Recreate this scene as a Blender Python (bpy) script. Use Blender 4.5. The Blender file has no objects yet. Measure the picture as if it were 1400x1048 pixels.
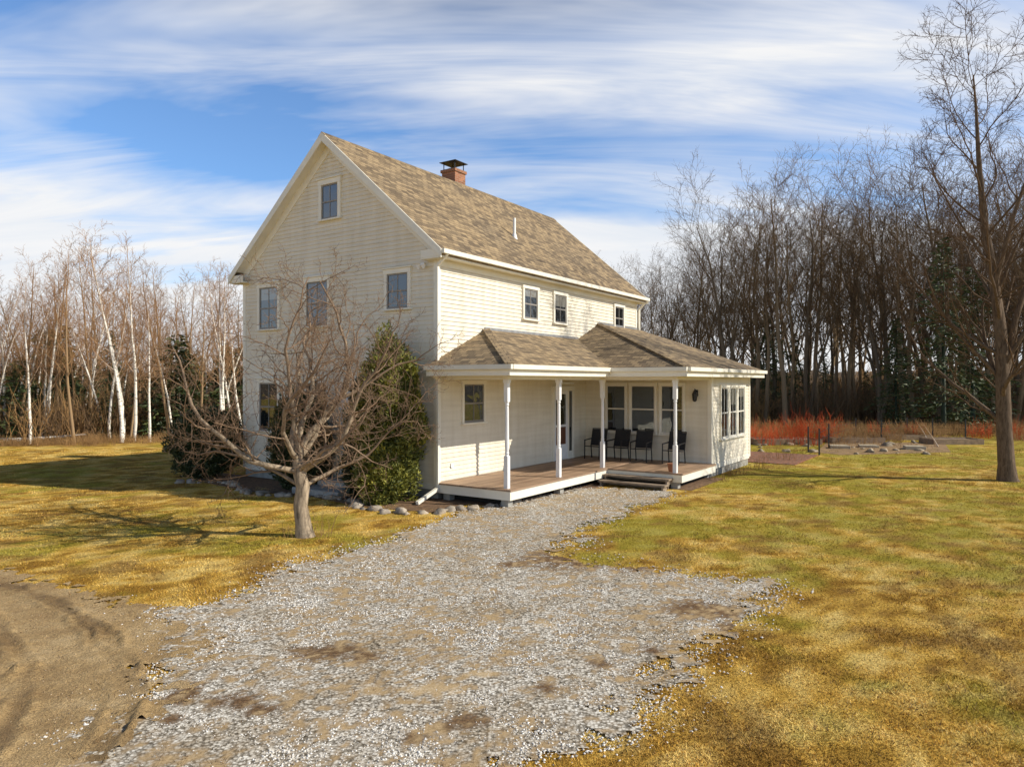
import bpy, math, random, bmesh
import numpy as np
from mathutils import Vector, Matrix, noise as mnoise
random.seed(7); rng=np.random.default_rng(7)
S=bpy.context.scene
S.view_settings.view_transform='Standard'; S.view_settings.look='None'; S.view_settings.exposure=0
COL=S.collection
F=970.0; CH=3.0; HY=522.0
def g(px,py):
    Y=CH*F/(py-HY); return ((px-700)/F*Y, Y)
TH=math.atan2(.8288,.5596); A=(-1.91,18.17)
def l2w(x,y):
    c,s=math.cos(TH),math.sin(TH); return (A[0]+c*x-s*y, A[1]+s*x+c*y)
HM=Matrix.Translation((A[0],A[1],0))@Matrix.Rotation(TH,4,'Z')

# ---------------- materials
def newmat(name):
    m=bpy.data.materials.new(name); m.use_nodes=True
    nt=m.node_tree; b=nt.nodes['Principled BSDF']; return m,nt,b
def N(nt,t,**kw):
    n=nt.nodes.new(t)
    for k,v in kw.items(): setattr(n,k,v)
    return n
def ramp(nt,src,stops):
    r=nt.nodes.new('ShaderNodeValToRGB'); e=r.color_ramp.elements
    while len(e)<len(stops): e.new(.5)
    for i,(p,c) in enumerate(stops):
        e[i].position=p; e[i].color=(*c,1) if len(c)==3 else c
    nt.links.new(src,r.inputs[0]); return r
def mixc(nt,fac,a,b,mode='MIX'):
    m=nt.nodes.new('ShaderNodeMix'); m.data_type='RGBA'; m.blend_type=mode
    for s,v in ((0,fac),(6,a),(7,b)):
        if hasattr(v,'is_linked'): nt.links.new(v,m.inputs[s])
        elif s==0: m.inputs[0].default_value=v
        else: m.inputs[s].default_value=(*v,1)
    return m.outputs[2]
def mth(nt,op,a,b=None,c=None,clamp=False):
    m=nt.nodes.new('ShaderNodeMath'); m.operation=op; m.use_clamp=clamp
    for i,v in enumerate((a,b,c)):
        if v is None: continue
        if hasattr(v,'is_linked'): nt.links.new(v,m.inputs[i])
        else: m.inputs[i].default_value=v
    return m.outputs[0]
def maprange(nt,src,a,b,c,d):
    n=N(nt,'ShaderNodeMapRange'); nt.links.new(src,n.inputs[0])
    for i,v in enumerate((a,b,c,d)): n.inputs[i+1].default_value=v
    return n.outputs[0]
def noise(nt,scale,detail=4,vec=None,rough=.6,dist=0):
    n=N(nt,'ShaderNodeTexNoise'); n.inputs['Scale'].default_value=scale; n.inputs['Detail'].default_value=detail
    n.inputs['Roughness'].default_value=rough; n.inputs['Distortion'].default_value=dist
    if vec is not None: nt.links.new(vec,n.inputs['Vector'])
    return n.outputs['Fac']
def pos(nt): return N(nt,'ShaderNodeNewGeometry').outputs['Position']
def bump(nt,b,h,strength=.5,dist=.02):
    n=N(nt,'ShaderNodeBump'); n.inputs['Strength'].default_value=strength; n.inputs['Distance'].default_value=dist
    nt.links.new(h,n.inputs['Height']); nt.links.new(n.outputs[0],b.inputs['Normal'])
def attr(nt,name): 
    return N(nt,'ShaderNodeAttribute',attribute_name=name).outputs['Fac']
def simple(name,c,rough=.6,var=.12,scale=3,metal=0,bs=0):
    m,nt,b=newmat(name); p=pos(nt)
    n=noise(nt,scale,4,p)
    d=tuple(x*(1-var) for x in c); l=tuple(min(1,x*(1+var)) for x in c)
    r=ramp(nt,n,[(.3,d),(.7,l)])
    nt.links.new(r.outputs[0],b.inputs['Base Color']); b.inputs['Roughness'].default_value=rough; b.inputs['Metallic'].default_value=metal
    if bs: bump(nt,b,noise(nt,scale*12,3,p),bs,.01)
    return m
def sidingmat():
    m,nt,b=newmat('cream_clapboard_paint'); p=pos(nt)
    mp=N(nt,'ShaderNodeMapping'); mp.inputs['Scale'].default_value=(2.2,2.2,.35); nt.links.new(p,mp.inputs[0])
    n=noise(nt,1.5,6,mp.outputs[0],.65)
    mp2=N(nt,'ShaderNodeMapping'); mp2.inputs['Scale'].default_value=(.5,.5,9); nt.links.new(p,mp2.inputs[0])
    n2=noise(nt,1.0,2,mp2.outputs[0])
    r=ramp(nt,n,[(.25,(.74,.67,.53)),(.6,(.85,.79,.66)),(.85,(.88,.83,.71))])
    r2=ramp(nt,n2,[(.3,(.90,.89,.87)),(.7,(1,1,1))])
    nt.links.new(mixc(nt,1,r.outputs[0],r2.outputs[0],'MULTIPLY'),b.inputs['Base Color']); b.inputs['Roughness'].default_value=.55
    return m
M_sid=sidingmat()
M_trim=simple('cream_trim_paint',(.85,.81,.70),.5,.05,2)
M_white=simple('white_post_paint',(.83,.83,.83),.5,.05,4)
M_sash=simple('window_sash_paint',(.26,.24,.215),.5,.1,3)
M_sashw=simple('light_sash_paint',(.74,.70,.62),.5,.06,3)
M_conc=simple('concrete',(.33,.32,.29),.85,.25,4,bs=.4)
M_step=simple('weathered_step_wood',(.28,.215,.155),.8,.3,6,bs=.3)
M_gran=simple('granite',(.36,.35,.32),.8,.3,8,bs=.5)
M_black=simple('black_metal',(.018,.018,.02),.4,.2,5)
M_sling=simple('black_sling_fabric',(.022,.022,.025),.8,.2,30)
M_metal=simple('galvanized_metal',(.45,.45,.45),.4,.2,6,metal=.7)
M_ceil=simple('porch_ceiling_paint',(.66,.60,.46),.6,.06,2)
M_door=simple('stained_wood_door',(.16,.065,.035),.4,.2,3)
M_dark=simple('underdeck_shade_black',(.02,.018,.015),.9)  # near-black colour standing in for the shade below the deck
def deckmat():
    m,nt,b=newmat('deck_boards'); p=pos(nt)
    r=ramp(nt,noise(nt,1.2,5,p),[(.3,(.28,.18,.115)),(.7,(.46,.31,.20))])
    a=attr(nt,'rnd'); r2=ramp(nt,a,[(0,(.7,.7,.7)),(1,(1.12,1.12,1.12))])
    nt.links.new(mixc(nt,1,r.outputs[0],r2.outputs[0],'MULTIPLY'),b.inputs['Base Color']); b.inputs['Roughness'].default_value=.6
    return m
M_deck=deckmat()
def glassmat(name,col):
    m,nt,b=newmat(name)
    b.inputs['Base Color'].default_value=(*col,1); b.inputs['Roughness'].default_value=.4; b.inputs['Specular IOR Level'].default_value=0
    gl=N(nt,'ShaderNodeBsdfGlossy'); gl.inputs['Roughness'].default_value=.02; gl.inputs['Color'].default_value=(.85,.93,1,1)
    bp=N(nt,'ShaderNodeBump'); bp.inputs['Strength'].default_value=.15; bp.inputs['Distance'].default_value=.05
    nt.links.new(noise(nt,1.5,2,pos(nt)),bp.inputs['Height']); nt.links.new(bp.outputs[0],gl.inputs['Normal'])
    lw=N(nt,'ShaderNodeFresnel'); lw.inputs['IOR'].default_value=1.65
    f=mth(nt,'MULTIPLY',lw.outputs[0],1.9,clamp=True)
    mx=N(nt,'ShaderNodeMixShader'); nt.links.new(f,mx.inputs[0]); nt.links.new(b.outputs[0],mx.inputs[1]); nt.links.new(gl.outputs[0],mx.inputs[2])
    nt.links.new(mx.outputs[0],nt.nodes['Material Output'].inputs[0]); return m
M_glass=glassmat('window_glass',(.012,.014,.016)); M_shade=glassmat('window_glass_over_shade',(.22,.21,.18))
def shinglemat():
    m,nt,b=newmat('asphalt_shingles')
    uv=N(nt,'ShaderNodeUVMap').outputs[0]
    br=N(nt,'ShaderNodeTexBrick'); nt.links.new(uv,br.inputs['Vector'])
    br.offset=.43; br.inputs['Scale'].default_value=1; br.inputs['Brick Width'].default_value=.24; br.inputs['Row Height'].default_value=.15
    br.inputs['Mortar Size'].default_value=.009; br.inputs['Bias'].default_value=0; br.inputs['Mortar Smooth'].default_value=.3
    br.inputs['Color1'].default_value=(.42,.31,.18,1); br.inputs['Color2'].default_value=(.15,.11,.07,1); br.inputs['Mortar'].default_value=(.06,.045,.03,1)
    n=noise(nt,.6,4,uv); r=ramp(nt,n,[(.3,(.8,.8,.82)),(.7,(1.12,1.08,1.0))])
    n2=noise(nt,60,2,uv); r2=ramp(nt,n2,[(.3,(.75,.75,.75)),(.7,(1.2,1.2,1.2))])
    c=mixc(nt,1,br.outputs['Color'],r.outputs[0],'MULTIPLY'); c=mixc(nt,1,c,r2.outputs[0],'MULTIPLY')
    nt.links.new(c,b.inputs['Base Color']); b.inputs['Roughness'].default_value=.9
    bump(nt,b,br.outputs['Fac'],-.6,.01); return m
M_shin=shinglemat()
def brickmat(name,sc):
    m,nt,b=newmat(name); tc=N(nt,'ShaderNodeTexCoord').outputs['Object']
    mp=N(nt,'ShaderNodeMapping'); mp.inputs['Rotation'].default_value=(math.radians(90) if sc else 0,0,0); nt.links.new(tc,mp.inputs[0])
    br=N(nt,'ShaderNodeTexBrick'); nt.links.new(mp.outputs[0],br.inputs['Vector'])
    br.inputs['Scale'].default_value=1; br.inputs['Brick Width'].default_value=.2; br.inputs['Row Height'].default_value=.075; br.inputs['Mortar Size'].default_value=.008
    k=1 if sc else .8
    br.inputs['Color1'].default_value=(.42*k,.16*k,.075*k,1); br.inputs['Color2'].default_value=(.22*k,.08*k,.04*k,1); br.inputs['Mortar'].default_value=(.3*k,.24*k,.17*k,1)
    nt.links.new(br.outputs['Color'],b.inputs['Base Color']); b.inputs['Roughness'].default_value=.85; return m
M_brick=brickmat('chimney_brick',1); M_patio=brickmat('patio_brick',0)
def barkmat(name,trunk,twig,birch=False,var=1.35,nz=True):
    m,nt,b=newmat(name)
    a=attr(nt,'rad'); f=maprange(nt,a,.012,.05,0,1)
    if nz:
        p=pos(nt)
        mp=N(nt,'ShaderNodeMapping'); mp.inputs['Scale'].default_value=(6,6,1.2) if not birch else (1,1,5); nt.links.new(p,mp.inputs[0])
        n=noise(nt,3,3,mp.outputs[0],.75)
        if birch: r=ramp(nt,n,[(.36,(.06,.05,.04)),(.43,trunk)])
        else: r=ramp(nt,n,[(.3,tuple(x*.45 for x in trunk)),(.7,tuple(x*var for x in trunk))])
        c=mixc(nt,f,twig,r.outputs[0])
    else: c=mixc(nt,f,twig,trunk)
    nt.links.new(c,b.inputs['Base Color']); b.inputs['Roughness'].default_value=.85; b.inputs['Specular IOR Level'].default_value=.1
    return m
M_bark=barkmat('grey_bark',(.17,.13,.09),(.145,.10,.06),nz=False)
M_bark2=barkmat('brown_bark',(.27,.195,.12),(.20,.13,.075),nz=False)
M_grove=barkmat('poplar_bark',(.34,.23,.13),(.36,.205,.095),nz=False)
M_big=barkmat('maple_bark',(.16,.115,.08),(.14,.09,.055))
M_birch=barkmat('birch_bark',(.97,.92,.82),(.40,.23,.115),True)
M_apple=barkmat('apple_bark',(.28,.22,.155),(.24,.16,.105),var=1.8)
M_brush=barkmat('brush_stems',(.32,.19,.08),(.34,.205,.09),nz=False)
M_red=barkmat('red_dogwood_stems',(.52,.09,.03),(.52,.09,.03),nz=False)
def folmat(name,dark,mid,light):
    m,nt,b=newmat(name); a=attr(nt,'rnd')
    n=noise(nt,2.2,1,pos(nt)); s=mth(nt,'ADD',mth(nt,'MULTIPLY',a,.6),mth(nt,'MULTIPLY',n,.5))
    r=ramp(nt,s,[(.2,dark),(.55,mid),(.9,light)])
    nt.links.new(r.outputs[0],b.inputs['Base Color']); b.inputs['Roughness'].default_value=.6
    return m
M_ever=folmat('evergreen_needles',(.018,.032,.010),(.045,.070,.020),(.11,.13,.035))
M_cedar=folmat('arborvitae_foliage',(.025,.035,.007),(.10,.115,.018),(.36,.33,.045))
M_yew=folmat('yew_foliage',(.014,.025,.007),(.034,.05,.014),(.09,.10,.03))

# ---------------- mesh helpers
def np_obj(name,V,Fc,mat,attrs=None,smooth=False,parent=None,link=True):
    me=bpy.data.meshes.new(name); V=np.asarray(V,dtype=np.float32); Fc=np.asarray(Fc,dtype=np.int32)
    k=Fc.shape[1]; me.vertices.add(len(V)); me.vertices.foreach_set('co',V.ravel())
    me.loops.add(Fc.size); me.loops.foreach_set('vertex_index',Fc.ravel())
    me.polygons.add(len(Fc)); me.polygons.foreach_set('loop_start',np.arange(0,Fc.size,k,dtype=np.int32))
    me.polygons.foreach_set('loop_total',np.full(len(Fc),k,dtype=np.int32))
    if smooth: me.polygons.foreach_set('use_smooth',np.ones(len(Fc),dtype=bool))
    for an,av in (attrs or {}).items():
        at=me.attributes.new(an,'FLOAT','POINT'); at.data.foreach_set('value',np.asarray(av,dtype=np.float32))
    me.update(calc_edges=True); me.materials.append(mat)
    o=bpy.data.objects.new(name,me)
    if link: COL.objects.link(o)
    if parent: o.parent=parent
    return o
def empty(name,loc=(0,0,0),mat=None):
    e=bpy.data.objects.new(name,None); COL.objects.link(e); e.empty_display_size=.2
    if mat is not None: e.matrix_world=mat
    else: e.location=loc
    return e
class MB:
    def __init__(s): s.v=[]; s.f=[]; s.r=[]
    def box(s,x0,x1,y0,y1,z0,z1):
        b=len(s.v); r=random.random()
        for z in (z0,z1):
            for x,y in ((x0,y0),(x1,y0),(x1,y1),(x0,y1)): s.v.append((x,y,z)); s.r.append(r)
        s.f+=[(b,b+3,b+2,b+1),(b+4,b+5,b+6,b+7),(b,b+1,b+5,b+4),(b+1,b+2,b+6,b+5),(b+2,b+3,b+7,b+6),(b+3,b,b+4,b+7)]
    def prism(s,top,th,vec=None):
        b=len(s.v); n=len(top); off=Vector(vec) if vec else Vector((0,0,-th))
        for p in top: s.v.append(tuple(p)); s.r.append(0)
        for p in top: s.v.append(tuple(Vector(p)+off)); s.r.append(0)
        s.f.append(tuple(range(b,b+n))); s.f.append(tuple(range(b+2*n-1,b+n-1,-1)))
        for i in range(n): j=(i+1)%n; s.f.append((b+i,b+n+i,b+n+j,b+j))
    def bar(s,a,c,w,d=None):
        a=Vector(a);c=Vector(c);d=d or w; t=(c-a).normalized(); ref=Vector((0,0,1)) if abs(t.z)<.95 else Vector((1,0,0))
        u=t.cross(ref).normalized(); v=u.cross(t); b=len(s.v)
        for p in (a,c):
            for i,j in ((-1,-1),(1,-1),(1,1),(-1,1)): s.v.append(tuple(p+u*i*w/2+v*j*d/2)); s.r.append(0)
        s.f+=[(b,b+3,b+2,b+1),(b+4,b+5,b+6,b+7),(b,b+1,b+5,b+4),(b+1,b+2,b+6,b+5),(b+2,b+3,b+7,b+6),(b+3,b,b+4,b+7)]
    def lathe(s,x,y,prof,n=12):
        b=len(s.v)
        for (r,z) in prof:
            for i in range(n): a=2*math.pi*i/n; s.v.append((x+r*math.cos(a),y+r*math.sin(a),z)); s.r.append(0)
        for k in range(len(prof)-1):
            for i in range(n): j=(i+1)%n; s.f.append((b+k*n+i,b+k*n+j,b+(k+1)*n+j,b+(k+1)*n+i))
        s.f.append(tuple(b+i for i in range(n-1,-1,-1))); s.f.append(tuple(b+(len(prof)-1)*n+i for i in range(n)))
    def obj(s,name,mat,parent=None,uv=False,bevel=0):
        me=bpy.data.meshes.new(name); me.from_pydata(s.v,[],s.f); me.update()
        at=me.attributes.new('rnd','FLOAT','POINT'); at.data.foreach_set('value',s.r)
        if uv:
            ul=me.uv_layers.new(name='UVMap')
            for p in me.polygons:
                n=p.normal; z=Vector((0,0,1)); v=z-n*n.dot(z)
                if v.length<.05: v=Vector((0,1,0))
                v.normalize(); u=v.cross(n)
                for li in p.loop_indices:
                    co=me.vertices[me.loops[li].vertex_index].co; ul.data[li].uv=(co.dot(u),co.dot(v))
        me.materials.append(mat); o=bpy.data.objects.new(name,me); COL.objects.link(o)
        if parent: o.parent=parent
        if bevel:
            bm=o.modifiers.new('b','BEVEL'); bm.width=bevel; bm.segments=1; bm.limit_method='ANGLE'
        return o

# ---------------- world / sun / camera
EL=math.radians(34); SD=Vector((.982,-.19,0)).normalized()
sd=Vector((SD.x*math.cos(EL),SD.y*math.cos(EL),math.sin(EL)))
sun=bpy.data.lights.new('sun','SUN'); sun.energy=5.0; sun.angle=math.radians(.5); sun.color=(1,.93,.80)
so=bpy.data.objects.new('sun',sun); COL.objects.link(so); so.rotation_euler=sd.to_track_quat('Z','Y').to_euler(); so.location=(30,-5,30)
W=bpy.data.worlds.new('World'); S.world=W; W.use_nodes=True; nt=W.node_tree
bg=nt.nodes['Background']; bg.inputs['Strength'].default_value=.1
sky=N(nt,'ShaderNodeTexSky'); sky.sky_type='NISHITA'; sky.sun_disc=False; sky.sun_elevation=EL; sky.sun_rotation=math.atan2(SD.x,SD.y); sky.air_density=1; sky.dust_density=.15; sky.ozone_density=4.0
tc=N(nt,'ShaderNodeTexCoord').outputs['Generated']; sx=N(nt,'ShaderNodeSeparateXYZ'); nt.links.new(tc,sx.inputs[0])
zz=mth(nt,'ADD',mth(nt,'MAXIMUM',sx.outputs[2],0),.22)
cx=mth(nt,'DIVIDE',sx.outputs[0],zz); cy=mth(nt,'DIVIDE',sx.outputs[1],zz)
cb=N(nt,'ShaderNodeCombineXYZ'); nt.links.new(cx,cb.inputs[0]); nt.links.new(cy,cb.inputs[1])
mp=N(nt,'ShaderNodeMapping'); mp.inputs['Rotation'].default_value=(0,0,math.radians(-14)); mp.inputs['Scale'].default_value=(.42,1.15,1); mp.inputs['Location'].default_value=(5.3,2.9,0)
nt.links.new(cb.outputs[0],mp.inputs[0])
n1=noise(nt,1.15,5,mp.outputs[0],.5,.35)
mp2=N(nt,'ShaderNodeMapping'); mp2.inputs['Rotation'].default_value=(0,0,math.radians(-24)); mp2.inputs['Scale'].default_value=(.6,2.8,1); nt.links.new(cb.outputs[0],mp2.inputs[0])
n2=noise(nt,1.5,5,mp2.outputs[0],.62,.7)
s=mth(nt,'ADD',mth(nt,'MULTIPLY',n1,.74),mth(nt,'MULTIPLY',n2,.26))
s=mth(nt,'ADD',s,maprange(nt,sx.outputs[2],.05,.36,.20,.0))
cr=ramp(nt,s,[(.435,(.02,.02,.02)),(.59,(.97,.97,.97))])
cf=mth(nt,'MULTIPLY',cr.outputs[0],maprange(nt,sx.outputs[2],.44,.58,1,.0))
cf=mth(nt,'MULTIPLY',cf,maprange(nt,sx.outputs[1],-.5,.15,.45,1))
cl=ramp(nt,n2,[(.25,(.82,.87,.94)),(.65,(1,.99,.98))])
clc=N(nt,'ShaderNodeVectorMath',operation='SCALE'); nt.links.new(cl.outputs[0],clc.inputs[0]); clc.inputs['Scale'].default_value=9.6
skm=N(nt,'ShaderNodeVectorMath',operation='MULTIPLY'); nt.links.new(sky.outputs[0],skm.inputs[0]); skm.inputs[1].default_value=(.82,1,1.15)
skb=N(nt,'ShaderNodeVectorMath',operation='SCALE'); nt.links.new(skm.outputs[0],skb.inputs[0]); nt.links.new(maprange(nt,sx.outputs[2],.42,.56,1.6,.35),skb.inputs['Scale'])
fin=mixc(nt,cf,skb.outputs[0],clc.outputs[0]); nt.links.new(fin,bg.inputs['Color'])
cam=bpy.data.cameras.new('camera'); co=bpy.data.objects.new('camera',cam); COL.objects.link(co); S.camera=co
co.location=(0,0,CH); co.rotation_euler=(math.pi/2,0,0); cam.sensor_width=36; cam.lens=36*F/1400; cam.shift_y=-2/1400; cam.clip_end=2000; cam.clip_start=.1

# ---------------- numpy noise / masks
def vnoise(P,sc,seed=0):
    q=P*sc+seed*17.3; i=np.floor(q).astype(np.int64); f=q-i; f=f*f*(3-2*f)
    def h(a,b): 
        n=(a*374761393+b*668265263+seed*9176)&0x7fffffff; n=(n^(n>>13))*1274126177&0x7fffffff; return ((n^(n>>16))&0xffff)/65535.
    a=h(i[:,0],i[:,1]);b=h(i[:,0]+1,i[:,1]);c=h(i[:,0],i[:,1]+1);d=h(i[:,0]+1,i[:,1]+1)
    return (a*(1-f[:,0])+b*f[:,0])*(1-f[:,1])+(c*(1-f[:,0])+d*f[:,0])*f[:,1]
def fbm(P,sc,seed,oct=4,r=.6):
    s=0;a=1;t=0
    Pr=P@np.array([[.8,-.6],[.6,.8]])
    for o in range(oct): s=s+a*vnoise(Pr if o%2 else P,sc*2.03**o,seed+o*3); t+=a; a*=r
    return s/t
def sstep(x,a,b): t=np.clip((x-a)/(b-a),0,1); return t*t*(3-2*t)
def inpoly(P,poly):
    x,y=P[:,0],P[:,1]; ins=np.zeros(len(P),bool); n=len(poly)
    for i in range(n):
        x1,y1=poly[i]; x2,y2=poly[(i+1)%n]
        c=((y1>y)!=(y2>y))&(x<(x2-x1)*(y-y1)/(y2-y1+1e-12)+x1); ins^=c
    return ins
def sdist(P,poly):
    d=np.full(len(P),1e9); n=len(poly)
    for i in range(n):
        a=np.array(poly[i]); b=np.array(poly[(i+1)%n]); ab=b-a
        t=np.clip(((P-a)@ab)/(ab@ab),0,1); q=a+t[:,None]*ab; d=np.minimum(d,np.hypot(*(P-q).T))
    return np.where(inpoly(P,poly),d,-d)
GP=[g(*p) for p in [(20,1120),(75,1048),(130,1000),(190,945),(225,900),(250,870),(215,845),(185,830),(270,826),(330,812),(400,780),(480,748),(560,727),(620,708),(665,694),(760,676),(800,668),(905,670),(925,672),(870,692),(815,718),(775,742),(765,756),(800,768),(880,776),(960,790),(1045,800),(1050,822),(1005,856),(960,892),(900,930),(840,960),(770,1000),(720,1030),(680,1060),(650,1120)]]
DP=[(-30,8)]+[g(*p) for p in [(-150,770),(0,782),(60,803),(130,820),(190,832),(240,850),(262,880),(240,930),(190,985),(130,1048),(100,1150)]]+[(-3,3.2),(-6,-4),(-30,-4)]
def gmask(P):
    d=sdist(P,GP); return d+(vnoise(P,1.1,1)-.5)*.55+(vnoise(P,4,2)-.5)*.35
def dmask(P):
    d=sdist(P,DP); return d+(vnoise(P,1.0,3)-.5)*.7+(vnoise(P,4,4)-.5)*.3
WS=[g(990,1000)+(.22,.9),g(1035,1000)+(.15,.8)]
def lawnattrs(P):
    med=fbm(P,2.6,31,5,.8); big=fbm(P,.22,41,4); pt=fbm(P,1.1,51,5,.75)
    x,y=P[:,0],P[:,1]
    gm=.42*big+.58*pt+np.clip((x-2)/6,0,1)*.09-.05+np.clip((y-9)/5,0,1)*.13-.10
    gr=sstep(gm,.44,.60)*.68
    bw=sstep(fbm(P,1.3,61,5,.8),.54,.66)*.75
    for (sx_,sy_,w,l) in WS: bw=np.maximum(bw,np.exp(-((x-sx_)/w)**2-((y-sy_)/l)**2)*(.3+vnoise(P,6,9))*.8)
    return {'m':np.clip((med-.5)*3.0+.5,0,1),'g':gr,'b':bw}
def lawn_color(nt):
    base=ramp(nt,attr(nt,'m'),[(.1,(.40,.22,.035)),(.45,(.74,.46,.09)),(.95,(.90,.66,.22))]).outputs[0]
    c=mixc(nt,attr(nt,'g'),base,(.36,.35,.04))
    return mixc(nt,attr(nt,'b'),c,(.34,.195,.055))
def groundmat():
    m,nt,b=newmat('dormant_lawn'); c=lawn_color(nt); p=pos(nt)
    fn=noise(nt,20,4,p,.8); fr=ramp(nt,fn,[(.3,(.40,.36,.30)),(.52,(.9,.9,.9)),(.72,(1.2,1.17,1.1))]).outputs[0]
    nt.links.new(mixc(nt,1,c,fr,'MULTIPLY'),b.inputs['Base Color']); b.inputs['Roughness'].default_value=.95
    b.inputs['Specular IOR Level'].default_value=.1
    bump(nt,b,fn,.9,.06); return m
def blademat():
    m,nt,b=newmat('grass_blades'); c=lawn_color(nt)
    r=ramp(nt,attr(nt,'rnd'),[(0,(.42,.37,.32)),(.6,(1.0,1.0,.95)),(1,(1.2,1.2,1.4))]).outputs[0]
    nt.links.new(mixc(nt,1,c,r,'MULTIPLY'),b.inputs['Base Color']); b.inputs['Roughness'].default_value=.7; b.inputs['Specular IOR Level'].default_value=.15
    return m
M_lawn=groundmat(); M_blade=blademat()
gx_=np.concatenate([-np.geomspace(1200,38,24),np.linspace(-36,36,361),np.geomspace(38,1200,24)])
gy_=np.concatenate([np.linspace(-300,-5,6),np.linspace(-3,50,266),np.geomspace(51,1500,26)])
XX,YY=np.meshgrid(gx_,gy_); P2=np.stack([XX.ravel(),YY.ravel()],1); V=np.column_stack([P2,np.zeros(XX.size)])
nx,ny=len(gx_),len(gy_); ii,jj=np.meshgrid(np.arange(nx-1),np.arange(ny-1)); b0=(jj*nx+ii).ravel()
np_obj('ground',V,np.stack([b0,b0+1,b0+nx+1,b0+nx],1),M_lawn,lawnattrs(P2))
PT=[(450,893,.5,.11),(500,900,.25,.07),(405,890,.15,.05),(770,765,.9,.3),(700,772,.3,.1),(860,772,.5,.2),(955,833,.5,.18),(985,838,.3,.13),(320,960,.3,.08),(350,972,.25,.06),(640,987,.22,.07),(610,995,.12,.04),(745,942,.12,.05),(820,908,.15,.05),(890,890,.15,.06),(250,950,.2,.1),(560,1010,.15,.04),(240,985,.15,.05),(1000,860,.2,.1)]
TP=[(590,945,.3,.05),(505,945,.1,.04),(655,924,.18,.04),(970,872,.2,.15),(750,855,.15,.06)]
def spots(P,L):
    m=np.zeros(len(P))
    for (px,py,w,h) in L:
        x,y=g(px,py); r=np.sqrt(((P[:,0]-x)/w)**2+((P[:,1]-y)/(h*2.6))**2)
        m=np.maximum(m,1.25-r)
    m=np.where(m>-.3,m+(vnoise(P,9,5)-.5)*1.1+(vnoise(P,2.5,6)-.5)*.5+(vnoise(P,22,7)-.5)*1.2,m)
    return np.clip(m*1.6,0,1)
def sheet(name,x0,x1,y0,y1,st,z,maskf,mat,extra=None,zf=None):
    xs=np.arange(x0,x1,st); ys=np.arange(y0,y1,st); X,Y=np.meshgrid(xs,ys); P=np.stack([X.ravel(),Y.ravel()],1)
    m=maskf(P); nx=len(xs); ii,jj=np.meshgrid(np.arange(nx-1),np.arange(len(ys)-1)); b0=(jj*nx+ii).ravel()
    mm=m+(vnoise(P,9,71)-.5)*.55+(vnoise(P,21,72)-.5)*.45
    Fc=np.stack([b0,b0+1,b0+nx+1,b0+nx],1); keep=(mm[Fc].mean(1)>0); Fc=Fc[keep]
    used,inv=np.unique(Fc,return_inverse=True); Fc=inv.reshape(Fc.shape); P=P[used]; m=m[used]
    P=P+np.stack([vnoise(P,31,73)-.5,vnoise(P,33,74)-.5],1)*st*.8
    Z=np.full(len(P),z)+(zf(P,m) if zf else 0)
    at={'edge':m}; 
    for k,f in (extra or {}).items(): at[k]=f(P)
    return np_obj(name,np.column_stack([P,Z]),Fc,mat,at,smooth=True)
def gravelmat():
    m,nt,b=newmat('crushed_gravel'); p=pos(nt)
    v=N(nt,'ShaderNodeTexVoronoi'); nt.links.new(p,v.inputs['Vector']); v.inputs['Scale'].default_value=34
    sp=N(nt,'ShaderNodeSeparateColor'); nt.links.new(v.outputs['Color'],sp.inputs[0])
    c=ramp(nt,sp.outputs[0],[(0,(.22,.20,.165)),(.35,(.54,.50,.44)),(.7,(.80,.76,.69)),(1,(.92,.90,.85))]).outputs[0]
    ed=ramp(nt,v.outputs['Distance'],[(.3,(1,1,1)),(.8,(.28,.25,.21))]).outputs[0]
    c=mixc(nt,1,c,ed,'MULTIPLY')
    big=ramp(nt,noise(nt,.9,5,p,.7),[(.35,(.76,.69,.58)),(.56,(1.06,1.05,1.02))]).outputs[0]; c=mixc(nt,1,c,big,'MULTIPLY')
    f=noise(nt,45,2,p,.8)
    br=ramp(nt,f,[(.3,(.05,.03,.018)),(.7,(.26,.15,.07))]).outputs[0]
    c=mixc(nt,attr(nt,'weed'),c,br)
    tn=ramp(nt,f,[(.3,(.42,.29,.14)),(.7,(.72,.54,.31))]).outputs[0]; c=mixc(nt,mth(nt,'MULTIPLY',attr(nt,'tan'),.8),c,tn)
    nt.links.new(c,b.inputs['Base Color']); b.inputs['Roughness'].default_value=.85; b.inputs['Specular IOR Level'].default_value=.25
    bump(nt,b,v.outputs['Distance'],-.9,.02); return m
def dirtmat():
    m,nt,b=newmat('packed_dirt'); p=pos(nt)
    c=ramp(nt,noise(nt,1.2,8,p,.78),[(.3,(.32,.20,.08)),(.5,(.51,.35,.16)),(.7,(.68,.51,.28))]).outputs[0]
    v=noise(nt,45,3,p,.85); c=mixc(nt,1,c,ramp(nt,v,[(.3,(.55,.51,.47)),(.7,(1.35,1.35,1.35))]).outputs[0],'MULTIPLY')
    c=mixc(nt,mth(nt,'MULTIPLY',attr(nt,'rut'),.9),c,(.18,.105,.04))
    nt.links.new(c,b.inputs['Base Color']); b.inputs['Roughness'].default_value=.9
    bump(nt,b,mth(nt,'ADD',v,mth(nt,'MULTIPLY',noise(nt,8,4,p,.8),1.5)),.8,.045); return m
M_grav=gravelmat(); M_dirt=dirtmat()
rut_pts=[g(0,800),g(70,822),g(125,860),g(165,905),g(178,950),g(160,1000),g(120,1060)]
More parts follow.
